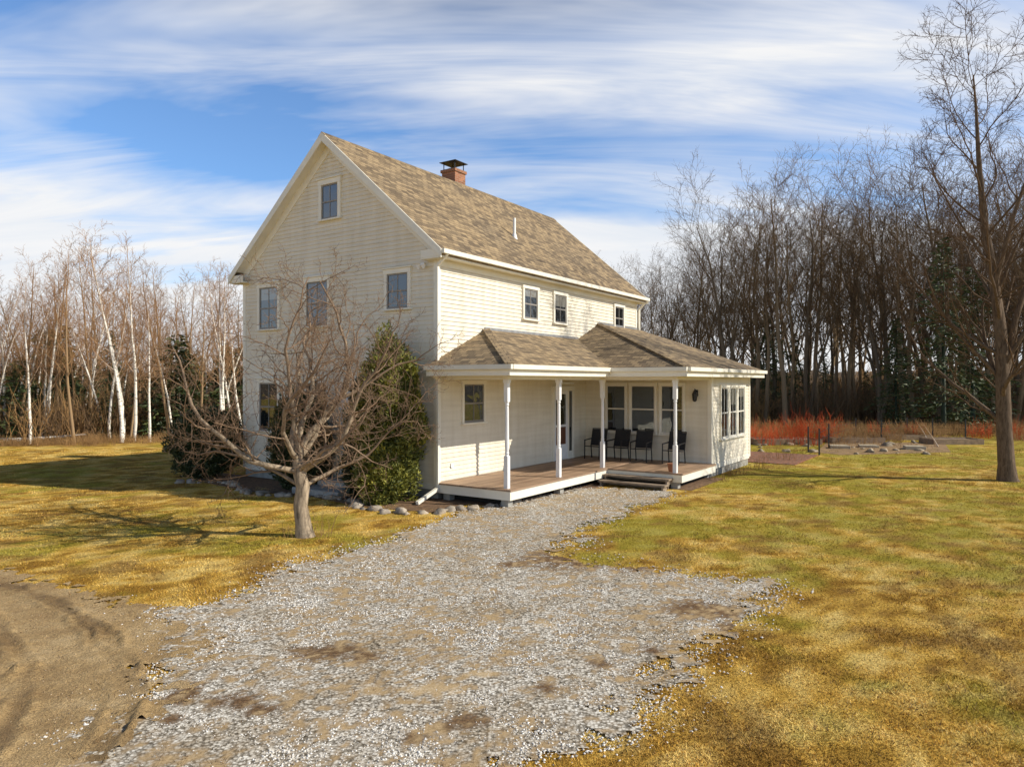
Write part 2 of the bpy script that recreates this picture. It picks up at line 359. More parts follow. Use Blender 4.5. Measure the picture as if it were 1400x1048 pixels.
def curve_d(P,pts):
    d=np.full(len(P),1e9); sg=np.zeros(len(P))
    for i in range(len(pts)-1):
        a=np.array(pts[i]); b=np.array(pts[i+1]); ab=b-a
        t=np.clip(((P-a)@ab)/(ab@ab),0,1); q=a+t[:,None]*ab; dd=np.hypot(*(P-q).T); c=dd<d
        sg=np.where(c,i+t,sg); d=np.minimum(d,dd)
    return d,sg
def smooth_curve(pts,n=6):
    out=[]; 
    for i in range(len(pts)-1):
        p0=np.array(pts[max(i-1,0)]);p1=np.array(pts[i]);p2=np.array(pts[i+1]);p3=np.array(pts[min(i+2,len(pts)-1)])
        for k in range(n):
            t=k/n; out.append(.5*((2*p1)+(-p0+p2)*t+(2*p0-5*p1+4*p2-p3)*t*t+(-p0+3*p1-3*p2+p3)*t**3))
    out.append(np.array(pts[-1])); return out
R1=smooth_curve(rut_pts); off=lambda dx,dy:[p+np.array((dx,dy)) for p in R1]
RUTS=((R1,.11),(off(-.85,-.30),.08),(off(-1.7,-.75),.13),(off(.20,-.12),.04),(off(-1.15,-.2),.05))
def rut(P):
    m=np.zeros(len(P))
    for R,w in RUTS:
        d,sg=curve_d(P,R); d=d+(vnoise(P,2,8)-.5)*.16+(vnoise(P,7,8)-.5)*.06; m=np.maximum(m,np.exp(-(d/w)**2)*np.clip(2.2*vnoise(P,1.3,9)-.3+.9*(vnoise(P,16,15)-.5),0,1))
    return m*.8
def rutz(P,m):
    z=np.zeros(len(P))
    for R,w in RUTS:
        d,sg=curve_d(P,R); d=d+(vnoise(P,2,8)-.5)*.16; z+=.032*np.exp(-((d-w*1.4)/.04)**2)+.014*(np.exp(-(d/w)**2)*(.5+.5*np.sin(sg*40)))
    return np.where(m>0.1,z*(1.6*vnoise(P,2.3,10))*(.4+vnoise(P,11,13)),0)+(vnoise(P,6,11))*.014+(vnoise(P,16,12))*.012
sheet('dirt_road',-12,-1.5,3,12.5,.035,.004,dmask,M_dirt,{'rut':rut},rutz)
sheet('gravel_driveway',-6,6.5,4.4,21.5,.045,.010,gmask,M_grav,{'weed':lambda P:spots(P,PT),'tan':lambda P:spots(P,TP)},lambda P,m:vnoise(P,2,12)*.012)
def stones(name,n,f,smin,smax,mat,zoff=.008):
    P=f(n); n=len(P)
    base=np.array([(1,0,0),(0,1,0),(-1,0,0),(0,-1,0),(0,0,1),(0,0,-1)],float)
    Fc0=np.array([(0,1,4),(1,2,4),(2,3,4),(3,0,4),(1,0,5),(2,1,5),(3,2,5),(0,3,5)])
    s=rng.uniform(smin,smax,n)*(1+.04*np.maximum(P[:,1]-6,0)); a=rng.uniform(0,6.28,n)
    sc=np.stack([s,s*rng.uniform(.5,.95,n),s*rng.uniform(.35,.7,n)],1)
    V=base[None]*sc[:,None,:]*(1+rng.uniform(-.25,.25,(n,6,3)))+rng.uniform(-.2,.2,(n,6,3))*s[:,None,None]
    c,si=np.cos(a)[:,None],np.sin(a)[:,None]
    x=V[:,:,0]*c-V[:,:,1]*si; y=V[:,:,0]*si+V[:,:,1]*c
    V=np.stack([x+P[:,0:1],y+P[:,1:2],V[:,:,2]+zoff+sc[:,2:3]*.3],2)
    Fc=(Fc0[None]+6*np.arange(n)[:,None,None]).reshape(-1,3)
    return np_obj(name,V.reshape(-1,3),Fc,mat,{'rnd':np.repeat(rng.random(n),6)})
def rndmat(name,stops,rough=.8):
    m,nt,b=newmat(name); r=ramp(nt,attr(nt,'rnd'),stops); nt.links.new(r.outputs[0],b.inputs['Base Color']); b.inputs['Roughness'].default_value=rough; b.inputs['Specular IOR Level'].default_value=.2; return m
M_stone=rndmat('gravel_stone',[(0,(.18,.155,.13)),(.22,(.48,.44,.385)),(.6,(.76,.72,.66)),(1,(.92,.90,.86))])
def gsamp(n):
    Y=5.0*np.exp(rng.random(n)*math.log(21/5.0)); X=rng.uniform(-.75,.55,n)*Y; P=np.stack([X,Y],1)
    mm=gmask(P); k=(mm>-.10+rng.normal(0,.2,n))&(spots(P,PT)<.5+.5*rng.random(n)); return P[k]
stones('loose_gravel',150000,gsamp,.008,.019,M_stone)
def dsamp(n):
    P=np.stack([rng.uniform(-9,-2.5,n),rng.uniform(5,12,n)],1); return P[dmask(P)>0]
stones('dirt_clods',9000,dsamp,.004,.012,rndmat('dirt_clod',[(0,(.24,.15,.07)),(1,(.60,.46,.29))]),.016)
def blades(name,n,ymin,ymax,h0,h1,wd,sel,mat,lawn=True):
    Y=ymin*np.exp(rng.random(n)*math.log(ymax/ymin)); X=rng.uniform(-.9,.9,n)*Y; P=np.stack([X,Y],1); P=P[sel(P)]; n=len(P)
    Y=P[:,1]; h=rng.uniform(h0,h1,n)*(.35+1.3*vnoise(P,1.3,20)*(.5+vnoise(P,5,21))); w=wd*(.5+.09*Y)*rng.uniform(.7,1.3,n)
    a=rng.uniform(0,6.28,n); t=rng.uniform(0,6.28,n); ln=rng.uniform(.3,1.5,n)*h
    p0=np.stack([P[:,0]-np.cos(a)*w,P[:,1]-np.sin(a)*w,np.zeros(n)],1); p1=np.stack([P[:,0]+np.cos(a)*w,P[:,1]+np.sin(a)*w,np.zeros(n)],1)
    p2=np.stack([P[:,0]+np.cos(t)*ln,P[:,1]+np.sin(t)*ln,h],1)
    at={'rnd':np.repeat(np.clip(rng.random(n)*.7+.6*(vnoise(P,11,23)-.22),0,1),3)}
    if lawn: at.update({k:np.repeat(v,3) for k,v in lawnattrs(P).items()})
    V=np.stack([p0,p1,p2],1).reshape(-1,3); return np_obj(name,V,np.arange(3*n).reshape(-1,3),mat,at)
def hloc(P):
    c,s_=math.cos(TH),math.sin(TH); d=P-np.array(A); return np.stack([d[:,0]*c+d[:,1]*s_,-d[:,0]*s_+d[:,1]*c],1)
def lawnsel(P):
    L=hloc(P); inh=(L[:,0]>-1.2)&(L[:,0]<12.5)&(L[:,1]>-4.8)&(L[:,1]<8.2)
    e=rng.normal(0,.13,len(P)); return (gmask(P)<e-.02)&(dmask(P)<e-.05)&~inh
blades('lawn_grass',420000,4.8,32,.010,.028,.0038,lawnsel,M_blade)
def weedsel(P): return (spots(P,PT)>.35)&(rng.random(len(P))<.5)
M_weed=rndmat('dead_weeds',[(0,(.05,.028,.015)),(.7,(.18,.10,.05)),(1,(.42,.27,.13))])
blades('driveway_weeds',90000,5,14,.02,.05,.003,weedsel,M_weed,False)

# ---------------- house
H=empty('white_farmhouse',mat=HM)
def clap(mb,axis,c,out,a0,a1,z0,z1,lim=None,e=.115):
    z=z0
    while z<z1-.01:
        zt=min(z+e,z1); l0,h0=(a0,a1) if not lim else lim(z,a0,a1); l1,h1=(a0,a1) if not lim else lim(zt,a0,a1)
        if h0-l0<.05: break
        b=len(mb.v); o1=c+out*.026; o0=c+out*.004
        for (aa,oo,zz_) in ((l0,c,z),(h0,c,z),(l0,o1,z),(h0,o1,z),(l1,o0,zt),(h1,o0,zt)):
            mb.v.append((aa,oo,zz_) if axis=='x' else (oo,aa,zz_)); mb.r.append(0)
        mb.f+=[(b,b+1,b+3,b+2),(b+2,b+3,b+5,b+4)]; z=zt
RS=(10.08-6.35)/4.35
def rz(y): return 6.35+RS*(min(y,8-y)+.35)
core=MB(); core.box(.0,12.25,0,8,.32,6.3)
core.prism([(0,0,6.3),(0,8,6.3),(0,8,rz(8)-.16),(0,4,rz(4)-.16),(0,0,rz(0)-.16)],0,(12.25,0,0))
core.box(8,12.25,-4.45,-.002,.32,3.18); core.obj('wall_core',M_sid,H)
fd=MB(); fd.box(.03,12.2,.03,7.97,-.3,.32); fd.box(8.03,12.2,-4.42,.02,-.3,.32); fd.obj('foundation',M_conc,H)
cb_=MB()
clap(cb_,'x',0,-1,0,12.25,.34,6.3); clap(cb_,'x',8,1,0,12.25,.34,6.3)
def glim(z,a0,a1):
    if z<rz(0)-.2: return a0,a1
    d=(z-(rz(0)-.2))/RS; return a0+d,a1-d
clap(cb_,'y',0,-1,0,8,.34,9.8,glim); clap(cb_,'y',12.25,1,0,8,.34,9.8,glim)
clap(cb_,'y',8,-1,-4.45,0,.44,3.2); clap(cb_,'x',-4.45,-1,8,12.25,.34,3.2); clap(cb_,'y',12.25,1,-4.45,0,.34,3.2)
cb_.obj('clapboard_siding',M_sid,H)
tr=MB()
tr.box(-.035,.10,-.035,.10,.3,6.2); tr.box(-.035,.10,7.9,8.035,.3,6.2); tr.box(12.15,12.285,-.035,.1,.3,6.2); tr.box(12.15,12.285,7.9,8.035,.3,6.2)
tr.box(7.965,8.1,-4.485,-4.35,.3,3.17); tr.box(12.15,12.285,-4.485,-4.35,.3,3.17)
tr.box(-.033,.04,.1,7.9,.24,.38); tr.box(.1,12.15,-.033,.04,.24,.38); tr.box(8.1,12.15,-4.483,-4.4,.24,.38)
tr.box(.1,12.15,-.03,.0,5.98,6.17)
for (ya,yb) in ((-.34,0.0),(8.0,8.34)):
    tr.box(-.28,12.53,ya,yb,6.165,6.195)
tr.box(-.28,12.53,-.362,-.34,6.14,6.34); tr.box(-.28,12.53,8.34,8.362,6.14,6.34)
for (ya,yb) in ((-.34,.32),(7.68,8.34)):
    tr.box(-.285,0,ya,yb,6.12,6.16); tr.box(-.29,-.265,ya+.003,yb-.003,6.16,6.36); tr.box(12.25,12.535,ya,yb,6.12,6.16)
for xx0,xx1 in ((-.335,-.30),(12.55,12.585)):
    for sgn in (0,1):
        ys=[-.39,4.0] if not sgn else [8.39,4.0]
        zt=[6.35+RS*(-.04)+.01,10.08+.01]
        pts=[(xx0,ys[0],zt[0]),(xx0,ys[1],zt[1]),(xx0,ys[1],zt[1]-.26),(xx0,ys[0],zt[0]-.22)]
        tr.prism(pts,0,(xx1-xx0,0,0))
for sgn in (0,1):
    ys=[0,4.0] if not sgn else [8,4.0]
    z0=rz(0)-.17; z1=rz(4)-.17
    tr.prism([(-.04,ys[0],z0),(-.04,ys[1],z1),(-.04,ys[1],z1-.3),(-.04,ys[0],z0-.3)],0,(.04,0,0))
    tr.prism([(-.30,ys[0],z0+.005),(-.30,ys[1],z1+.005),(-.005,ys[1],z1+.005),(-.005,ys[0],z0+.005)],.02)
tr.obj('trim_boards',M_trim,H,bevel=.004)
rf=MB()
rf.prism([(-.33,-.38,6.35-.03*RS),(12.58,-.38,6.35-.03*RS),(12.58,4,10.08),(-.33,4,10.08)],.15)
rf.prism([(12.58,8.38,6.35-.03*RS),(-.33,8.38,6.35-.03*RS),(-.33,4,10.08),(12.58,4,10.08)],.15)
ez=3.42
rf.prism([(-.42,-2.52,ez),(4.73,-2.52,ez),(7.43,-.001,4.48),(2.1,-.001,4.48)],.06)
rf.prism([(-.42,-2.52,ez),(2.1,-.001,4.48),(-.42,-.001,ez)],.06)
rf.prism([(4.73,-4.87,ez),(9.0,-.001,5.1),(7.43,-.001,4.48),(4.73,-2.52,ez)],.06)
rf.prism([(4.73,-4.87,ez),(12.67,-4.87,ez),(12.67,-.001,5.1),(9.0,-.001,5.1)],.06)
rf.obj('shingle_roof',M_shin,H,uv=True)
rc=MB(); rc.prism([(-.33,3.86,9.985),(12.58,3.86,9.985),(12.58,4,10.105),(-.33,4,10.105)],.02); rc.prism([(-.33,4,10.105),(12.58,4,10.105),(12.58,4.14,9.985),(-.33,4.14,9.985)],.02)
def cap(p,q):
    rc.bar(Vector(p)+Vector((0,0,.01)),Vector(q)+Vector((0,0,.01)),.22,.035)
cap((-.42,-2.52,ez),(2.1,0,4.48)); cap((4.73,-4.87,ez),(9,0,5.1))
rc.obj('ridge_caps',M_shin,H,uv=True)
fl=MB(); fl.box(2.0,7.4,-.06,-.028,4.44,4.53); fl.box(8.9,12.25,-.06,-.028,5.06,5.15); fl.obj('flashing',M_metal,H)
gu=MB()
def gutter(x0,x1,y0,y1,z): gu.box(x0,x1,y0,y1,z-.11,z)
gutter(-.30,12.56,-.475,-.364,6.33); gutter(-.42,4.72,-2.64,-2.545,ez-.01); gutter(4.73,12.68,-4.99,-4.895,ez-.01); gutter(-.54,-.445,-2.64,0,ez-.01)
gutter(4.62,4.715,-4.9,-2.65,ez-.01)
gu.bar((-.12,-.42,6.22),(-.1,-.09,5.95),.07); gu.bar((-.1,-.085,5.96),(-.1,-.085,3.45),.075)
gu.bar((-.46,-.06,3.32),(-.09,-.1,3.05),.07); gu.bar((-.09,-.09,3.06),(-.09,-.09,.3),.075); gu.bar((-.09,-.1,.3),(-1.0,-.2,.06),.08)
gu.bar((12.4,-.42,6.22),(12.36,-.09,5.9),.07); gu.bar((12.36,-.085,5.9),(12.36,-.085,.2),.075)
gu.obj('gutters_and_downspouts',M_trim,H)
pc=MB(); pc.box(-.38,8.0,-2.48,-.03,3.17,3.19); pc.box(4.78,8.0,-4.83,-2.48,3.17,3.19); pc.obj('porch_ceiling',M_ceil,H)
pf=MB()
pf.box(-.44,-.40,-2.5,0,3.15,3.37); pf.box(-.44,4.70,-2.54,-2.5,3.15,3.37); pf.box(4.70,4.75,-4.85,-2.54,3.15,3.37); pf.box(4.70,12.66,-4.89,-4.85,3.15,3.37)
pf.prism([(12.66,-4.85,3.35),(12.66,0,5.03),(12.66,0,4.83),(12.66,-4.85,3.15)],0,(-.04,0,0))
pf.box(8.0,12.62,-4.85,-4.49,3.17,3.185)
pf.prism([(12.28,-4.45,3.18),(12.28,-.03,3.18),(12.28,-.03,4.9),(12.28,-4.45,3.4)],0,(-.04,0,0))
pf.box(.03,5.1,-2.15,-2.03,3.06,3.17); pf.box(.03,.15,-2.03,-.03,3.06,3.17); pf.box(5.1,5.22,-4.45,-2.03,3.06,3.17); pf.box(5.22,8.0,-4.43,-4.31,3.06,3.17)
pf.box(-.03,5.12,-2.30,-2.26,.18,.395); pf.box(-.07,-.03,-2.30,0,.18,.395); pf.box(5.08,5.12,-4.6,-2.30,.18,.395); pf.box(5.12,8.0,-4.6,-4.56,.18,.395)
pf.obj('porch_fascia_and_beams',M_trim,H,bevel=.004)
dk=MB(); y=-2.33
while y<-.04: dk.box(-.1,7.98 if y>-2.2 else 5.09,y,min(y+.132,-.035),.40,.44); y+=.142
y=-4.63
while y<-2.35: dk.box(5.05,7.98,y,min(y+.132,-2.345),.40,.44); y+=.142
dk.obj('porch_deck',M_deck,H)
st=MB(); 
for k,(zt) in enumerate((.30,.16)):
    x1=5.07-.30*k; st.box(x1-.34,x1,-4.35,-2.32,zt-.045,zt); st.box(x1-.03,x1-.0,-4.33,-2.34,zt-.14,zt-.047)
    st.box(x1-.33,x1-.031,-4.30,-4.25,zt-.16,zt-.047); st.box(x1-.33,x1-.031,-2.42,-2.37,zt-.16,zt-.047)
st.obj('porch_steps',M_step,H)
pr=MB()
for (x,y) in ((.1,-2.09),(2.57,-2.09),(5.1,-2.09),(5.2,-4.37),(7.9,-4.3),(.1,-.3)): pr.box(x-.1,x+.1,y-.1,y+.1,-.1,.39)
pr.obj('porch_piers',M_conc,H)
ud=MB(); ud.box(.2,7.9,-1.9,-.1,.02,.38); ud.box(5.4,7.9,-4.3,-1.9,.02,.38); ud.obj('underdeck_shade_block',M_dark,H)  # dark boxes put in as the shade of the open space under the deck
po=MB()
for (x,y) in ((.1,-2.09),(2.57,-2.09),(5.17,-2.09),(5.17,-4.37)):
    po.box(x-.055,x+.055,y-.055,y+.055,.44,1.22)
    po.lathe(x,y,[(.054,1.22),(.044,1.25),(.054,1.28),(.044,1.32),(.050,1.5),(.046,2.36),(.040,2.42),(.054,2.45),(.044,2.48),(.054,2.52)])
    po.box(x-.055,x+.055,y-.055,y+.055,2.52,3.06); po.box(x-.07,x+.07,y-.07,y+.07,2.98,3.058)
po.obj('porch_posts',M_white,H)
wt=MB(); ws=MB(); wsl=MB(); wg=MB(); wsh=MB()
def window(face,c,out,a0,a1,z0,z1,munt=True,light=False,hood=True,cas=.10,shade=0):
    def bx(mb,p0,p1,q0,q1,za,zb):
        o0,o1=sorted((c+out*q0,c+out*q1))
        if face=='y': mb.box(o0,o1,p0,p1,za,zb)
        else: mb.box(p0,p1,o0,o1,za,zb)
    d=.070
    bx(wt,a0,a0+cas,0,d,z0,z1-cas); bx(wt,a1-cas,a1,0,d,z0,z1-cas); bx(wt,a0-.02,a1+.02,0,d+.008,z1-cas-.03,z1+.0)
    if hood: bx(wt,a0-.05,a1+.05,0,d+.045,z1,z1+.035)
    bx(wt,a0-.03,a1+.03,0,d+.045,z0-.045,z0+.0)
    i0,i1,b0,b1=a0+cas,a1-cas,z0,z1-cas-.03; S_=wsl if light else ws; w=.04
    bx(S_,i0,i0+w,.02,.047,b0,b1); bx(S_,i1-w,i1,.02,.047,b0,b1); bx(S_,i0+w,i1-w,.02,.047,b0,b0+.06); bx(S_,i0+w,i1-w,.02,.047,b1-w,b1)
    zm=(b0+b1)/2; bx(S_,i0+w,i1-w,.02,.05,zm-.022,zm+.022)
    if munt:
        am=(i0+i1)/2
        bx(S_,am-.011,am+.011,.02,.040,b0+.06,zm-.022); bx(S_,am-.011,am+.011,.02,.040,zm+.022,b1-w)
    zs=b1-(b1-b0)*shade
    if shade<1: bx(wg,i0+.01,i1-.01,.0,.030,b0+.01,zs if shade else b1-.01)
    if shade: bx(wsh,i0+.01,i1-.01,.0,.030,max(zs,b0+.01),b1-.01)
for (w0,w1,z0,z1,sh) in ((.875,1.826,4.95,6.02,0),(3.97,5.08,4.63,6.05,0),(6.2,7.27,4.63,6.05,.3),(6.2,7.27,1.5,3.1,0),(4.0,5.08,1.5,3.1,0)):
    window('y',0,-1,w0,w1,z0,z1,shade=sh)
window('y',0,-1,3.52,4.44,7.68,8.83,cas=.12)
for (a0,a1,z0,z1,sh) in ((3.93,4.84,4.92,5.95,.25),(5.74,6.64,4.92,5.95,.4),(10.18,11.08,4.98,5.95,0),(.965,2.02,1.9,3.05,0)):
    window('x',0,-1,a0,a1,z0,z1,hood=False,cas=.08,shade=sh)
for (s0,s1) in ((.78,1.6),(1.68,2.66),(2.74,3.62)): window('y',8,-1,-s1,-s0,1.30,2.98,munt=False,light=True,hood=False,cas=.06)
for k in range(3): window('x',-4.45,-1,8.8+k*.93,8.8+k*.93+.90,1.15,2.92,munt=True,light=True,hood=False,cas=.07,shade=(.0,.35,.2)[k])
for k in range(2): window('y',12.25,1,2+k*3,3+k*3,4.8,6,munt=True)
wt.box(5.7,5.8,-.07,0,.44,2.72); wt.box(6.98,7.08,-.07,0,.44,2.72); wt.box(5.68,7.1,-.075,0,2.72,2.86); wt.box(6.66,6.74,-.066,0,.44,2.72)
wg.box(6.74,6.98,-.03,0,.7,2.7); wt.box(6.74,6.98,-.05,0,.44,.7)
wt.obj('window_casings',M_trim,H,bevel=.004); ws.obj('window_sashes',M_sash,H); wsl.obj('sunroom_sashes',M_sashw,H); wg.obj('window_glass',M_glass,H); wsh.obj('window_shades',M_shade,H)
dr=MB(); dr.box(5.8,5.9,-.05,0,.46,2.72); dr.box(6.56,6.66,-.05,0,.46,2.72); dr.box(5.9,6.56,-.05,0,2.6,2.72); dr.box(5.9,6.56,-.05,0,.46,.95); dr.box(5.9,6.56,-.048,0,1.52,1.6)
dr.obj('storm_door_frame',M_white,H,bevel=.006)
dg=MB(); dg.box(5.9,6.56,-.03,0,1.6,2.6); dg.obj('door_glass',M_glass,H)
dg=MB(); dg.box(5.9,6.56,-.03,0,.95,1.52); dg.obj('front_door',M_door,H)
sd_=MB(); sd_.box(-.07,0,2.35,2.47,.4,2.75); sd_.box(-.07,0,3.4,3.52,.4,2.75); sd_.box(-.075,0,2.33,3.54,2.75,2.9); sd_.box(-.045,0,2.47,3.4,.4,2.75); sd_.obj('side_door',M_white,H,bevel=.008)
ch=MB(); ch.box(5.75,6.35,4.02,4.62,9.3,10.5); ch.box(5.71,6.39,3.98,4.66,10.5,10.6); ch.obj('chimney',M_brick,H)
cc=MB(); 
for x in (5.8,6.3):
    for y in (4.07,4.57): cc.bar((x,y,10.6),(x,y,10.86),.025)
cc.box(5.68,6.42,3.95,4.69,10.86,10.875); cc.prism([(5.8,4.07,10.92),(6.3,4.07,10.92),(6.3,4.57,10.92),(5.8,4.57,10.92)],.04); cc.box(5.9,6.2,4.17,4.47,10.6,10.68)
cc.obj('chimney_cap',M_black,H)
vp=MB(); yv=1.35; vp.lathe(5.55,yv,[(.05,rz(yv)-.1),(.05,rz(yv)+.62)]); vp.lathe(5.55,yv,[(.12,rz(yv)-.12),(.06,rz(yv)+.1)]); vp.obj('vent_pipe',M_white,H)
lt=MB(); lt.box(-.09,-.03,.38,.50,5.98,6.08); lt.lathe(-.13,.36,[(.03,5.92),(.07,6.02)],10); lt.lathe(-.13,.52,[(.03,5.92),(.07,6.02)],10); lt.obj('floodlight',M_white,H)
la=MB(); la.box(7.93,7.965,-4.05,-3.93,2.55,2.75); la.bar((7.94,-3.99,2.72),(7.82,-3.99,2.78),.02); la.lathe(7.82,-3.99,[(.03,2.38),(.07,2.42),(.085,2.62),(.03,2.74)],6); la.obj('wall_lantern',M_black,H)
la=MB(); la.box(5.9,6.9,-.16,-.08,2.93,2.99); la.obj('porch_light_bar',M_white,H)
mt=MB(); mt.box(.5,.6,-.05,-.028,.75,.87); mt.obj('outlet_box',M_white,H)

def chair(x,y,rot,i):
    e=empty('patio_chair',mat=HM@Matrix.Translation((x,y,.44))@Matrix.Rotation(rot,4,'Z'))
    f=MB(); t=.028
    for sy in (-.27,.27):
        f.bar((.26,sy,0),(.24,sy,.62),t); f.bar((-.26,sy,0),(-.2,sy,.44),t); f.bar((-.2,sy,.4),(-.36,sy,.98),t); f.bar((.26,sy,.62),(-.27,sy,.65),t,.035); f.bar((.25,sy,.42),(-.21,sy,.38),t)
    f.bar((.25,-.27,.42),(.25,.27,.42),t); f.bar((-.21,-.27,.38),(-.21,.27,.38),t); f.bar((-.36,-.27,.98),(-.36,.27,.98),t)
    f.obj('frame',M_black,e)
    s=MB(); s.prism([(.25,-.255,.43),(.25,.255,.43),(.02,.255,.395),(.02,-.255,.395)],.012); s.prism([(.02,-.255,.395),(.02,.255,.395),(-.2,.255,.39),(-.2,-.255,.39)],.012)
    s.prism([(-.205,-.255,.42),(-.205,.255,.42),(-.35,.255,.96),(-.35,-.255,.96)],0,(-.012,0,-.003)); s.obj('sling_seat',M_sling,e)
for i,(x,y,r) in enumerate(((7.3,-.75,180),(7.35,-1.55,174),(7.3,-2.4,183),(7.3,-3.5,178))): chair(x,y,math.radians(r),i)

# ---------------- trees
class Tree:
    def __init__(s,seed): s.rnd=random.Random(seed); s.P=[];s.T=[];s.R=[];s.ID=[];s.L=[];s.n=0
    def add(s,pts,rads,lvl):
        k=s.n; s.n+=1
        for i,p in enumerate(pts):
            t=(pts[min(i+1,len(pts)-1)]-pts[max(i-1,0)])
            s.P.append(p[:]); s.T.append(t[:]); s.R.append(rads[i]); s.ID.append(k); s.L.append(lvl)
    def grow(s,p,d,L,r,lvl,C):
        R=s.rnd; c=C[lvl]; n=c['seg']; pts=[p.copy()]; rads=[r]; ds=[d.copy()]; d=d.copy(); p=p.copy(); tip=c.get('tip',.25)
        for i in range(n):
            d=d+Vector((R.gauss(0,1),R.gauss(0,1),R.gauss(0,.7)))*c['wig']; d.z+=c['up']; d.normalize(); p=p+d*(L/n)
            pts.append(p.copy()); ds.append(d.copy()); rads.append(r*(1-(1-tip)*((i+1)/n)))
        s.add(pts,rads,lvl); s.kids(pts,ds,rads,L,lvl,C)
    def kids(s,pts,ds,rads,L,lvl,C):
        if lvl+1>=len(C): return
        R=s.rnd; c=C[lvl]; n=len(pts)-1; nk=c['kids']; nk=int(nk+R.random()) if nk<20 else nk; az=R.random()*6.28
        for k in range(nk):
            t=c['t0']+(1-c['t0'])*(k+R.random())/nk; t=min(t,.999); i=int(t*n); f=t*n-i
            p=pts[i].lerp(pts[i+1],f); d=ds[min(i+1,n)]; rr=rads[i]*(1-f)+rads[i+1]*f
            az+=2.4+R.uniform(-.5,.5); ang=math.radians(R.uniform(*c['ang']))
            ref=Vector((0,0,1)) if abs(d.z)<.9 else Vector((1,0,0)); a=d.cross(ref).normalized(); b=a.cross(d)
            nd=d*math.cos(ang)+(a*math.cos(az)+b*math.sin(az))*math.sin(ang)
            l=L*R.uniform(*c['len'])*(1-c['tap']*t); s.grow(p,nd,l,max(C[lvl+1].get('rmin',.003),min(rr*.75,rr*c['rr'])),lvl+1,C)
    def mesh(s,name,mat,sides=(7,5,3,3,3,3)):
        P=np.array(s.P);T=np.array(s.T);R=np.array(s.R);ID=np.array(s.ID);L=np.array(s.L)
        T/=np.linalg.norm(T,axis=1,keepdims=True)+1e-9; ref=np.array((.31,.93,.19)); ref/=np.linalg.norm(ref)
        Aa=np.cross(T,ref); Aa/=np.linalg.norm(Aa,axis=1,keepdims=True)+1e-9; B=np.cross(T,Aa)
        VV=[];FF=[];RR=[];off=0
        for sd in sorted(set(sides)):
            lv=[i for i,x in enumerate(sides) if x==sd]; m=np.isin(L,lv)
            if not m.any(): continue
            p,a,b,r,idd=P[m],Aa[m],B[m],R[m],ID[m]; an=np.arange(sd)*2*np.pi/sd
            V=p[:,None]+r[:,None,None]*(np.cos(an)[None,:,None]*a[:,None]+np.sin(an)[None,:,None]*b[:,None])
            k=np.nonzero(idd[1:]==idd[:-1])[0]; j=np.arange(sd); j2=(j+1)%sd
            q=np.stack([k[:,None]*sd+j,k[:,None]*sd+j2,(k[:,None]+1)*sd+j2,(k[:,None]+1)*sd+j],2).reshape(-1,4)
            VV.append(V.reshape(-1,3)); FF.append(q+off); RR.append(np.repeat(r,sd)); off+=len(p)*sd
        return np_obj(name,np.concatenate(VV),np.concatenate(FF),mat,{'rad':np.concatenate(RR)},smooth=True,link=False)
def forest_tree(seed,h,r,mat,style=0):
    t=Tree(seed)
    if style==0:
        C=[dict(seg=10,wig=.05,up=.03,kids=13,t0=.30,ang=(25,52),len=(.32,.52),tap=.35,rr=.5,tip=.15),
           dict(seg=6,wig=.09,up=.08,kids=6.5,t0=.2,ang=(25,50),len=(.35,.6),tap=.4,rr=.55,tip=.2),
           dict(seg=3,wig=.12,up=.06,kids=5.5,t0=.15,ang=(25,50),len=(.4,.65),tap=.4,rr=.6,rmin=.015),
           dict(seg=2,wig=.13,up=.05,kids=2.5,t0=.2,ang=(25,50),len=(.5,.8),tap=.3,rr=.7,rmin=.011),
           dict(seg=1,wig=.08,up=.04,kids=0,rmin=.008)]
    elif style==2:
        C=[dict(seg=8,wig=.06,up=.03,kids=12,t0=.30,ang=(28,55),len=(.30,.5),tap=.35,rr=.5,tip=.15),
           dict(seg=4,wig=.11,up=.08,kids=6,t0=.2,ang=(28,55),len=(.35,.6),tap=.4,rr=.55,tip=.2),
           dict(seg=2,wig=.13,up=.06,kids=4,t0=.15,ang=(25,55),len=(.4,.65),tap=.4,rr=.6,rmin=.024),
           dict(seg=1,wig=.1,up=.05,kids=0,rmin=.018)]
    else:
        C=[dict(seg=9,wig=.045,up=.03,kids=22,t0=.3,ang=(28,50),len=(.16,.28),tap=.5,rr=.38,tip=.1),
           dict(seg=4,wig=.10,up=.10,kids=6,t0=.15,ang=(25,50),len=(.35,.6),tap=.4,rr=.55),
           dict(seg=2,wig=.12,up=.07,kids=4.5,t0=.1,ang=(25,50),len=(.4,.7),tap=.3,rr=.6,rmin=.009),
           dict(seg=1,wig=.1,up=.04,kids=0,rmin=.007)]
    t.grow(Vector((0,0,-.2)),Vector((t.rnd.uniform(-.08,.08),t.rnd.uniform(-.08,.08),1)).normalized(),h,r,0,C)
    if style==0 and seed%2:
        t.grow(Vector((.15,0,-.2)),Vector((t.rnd.uniform(-.22,.22),t.rnd.uniform(-.2,.2),1)).normalized(),h*.85,r*.75,0,C)
    return t.mesh('bare_tree_mesh',mat,(5,3,3,3,3))
hard=[forest_tree(100+i,16,.20,M_bark if i%2 else M_bark2,0) for i in range(6)]
far=[forest_tree(150+i,16,.20,M_bark if i%2 else M_bark2,2) for i in range(3)]
slim=[forest_tree(200+i,11,.11,M_birch if i<3 else M_grove,1) for i in range(6)]
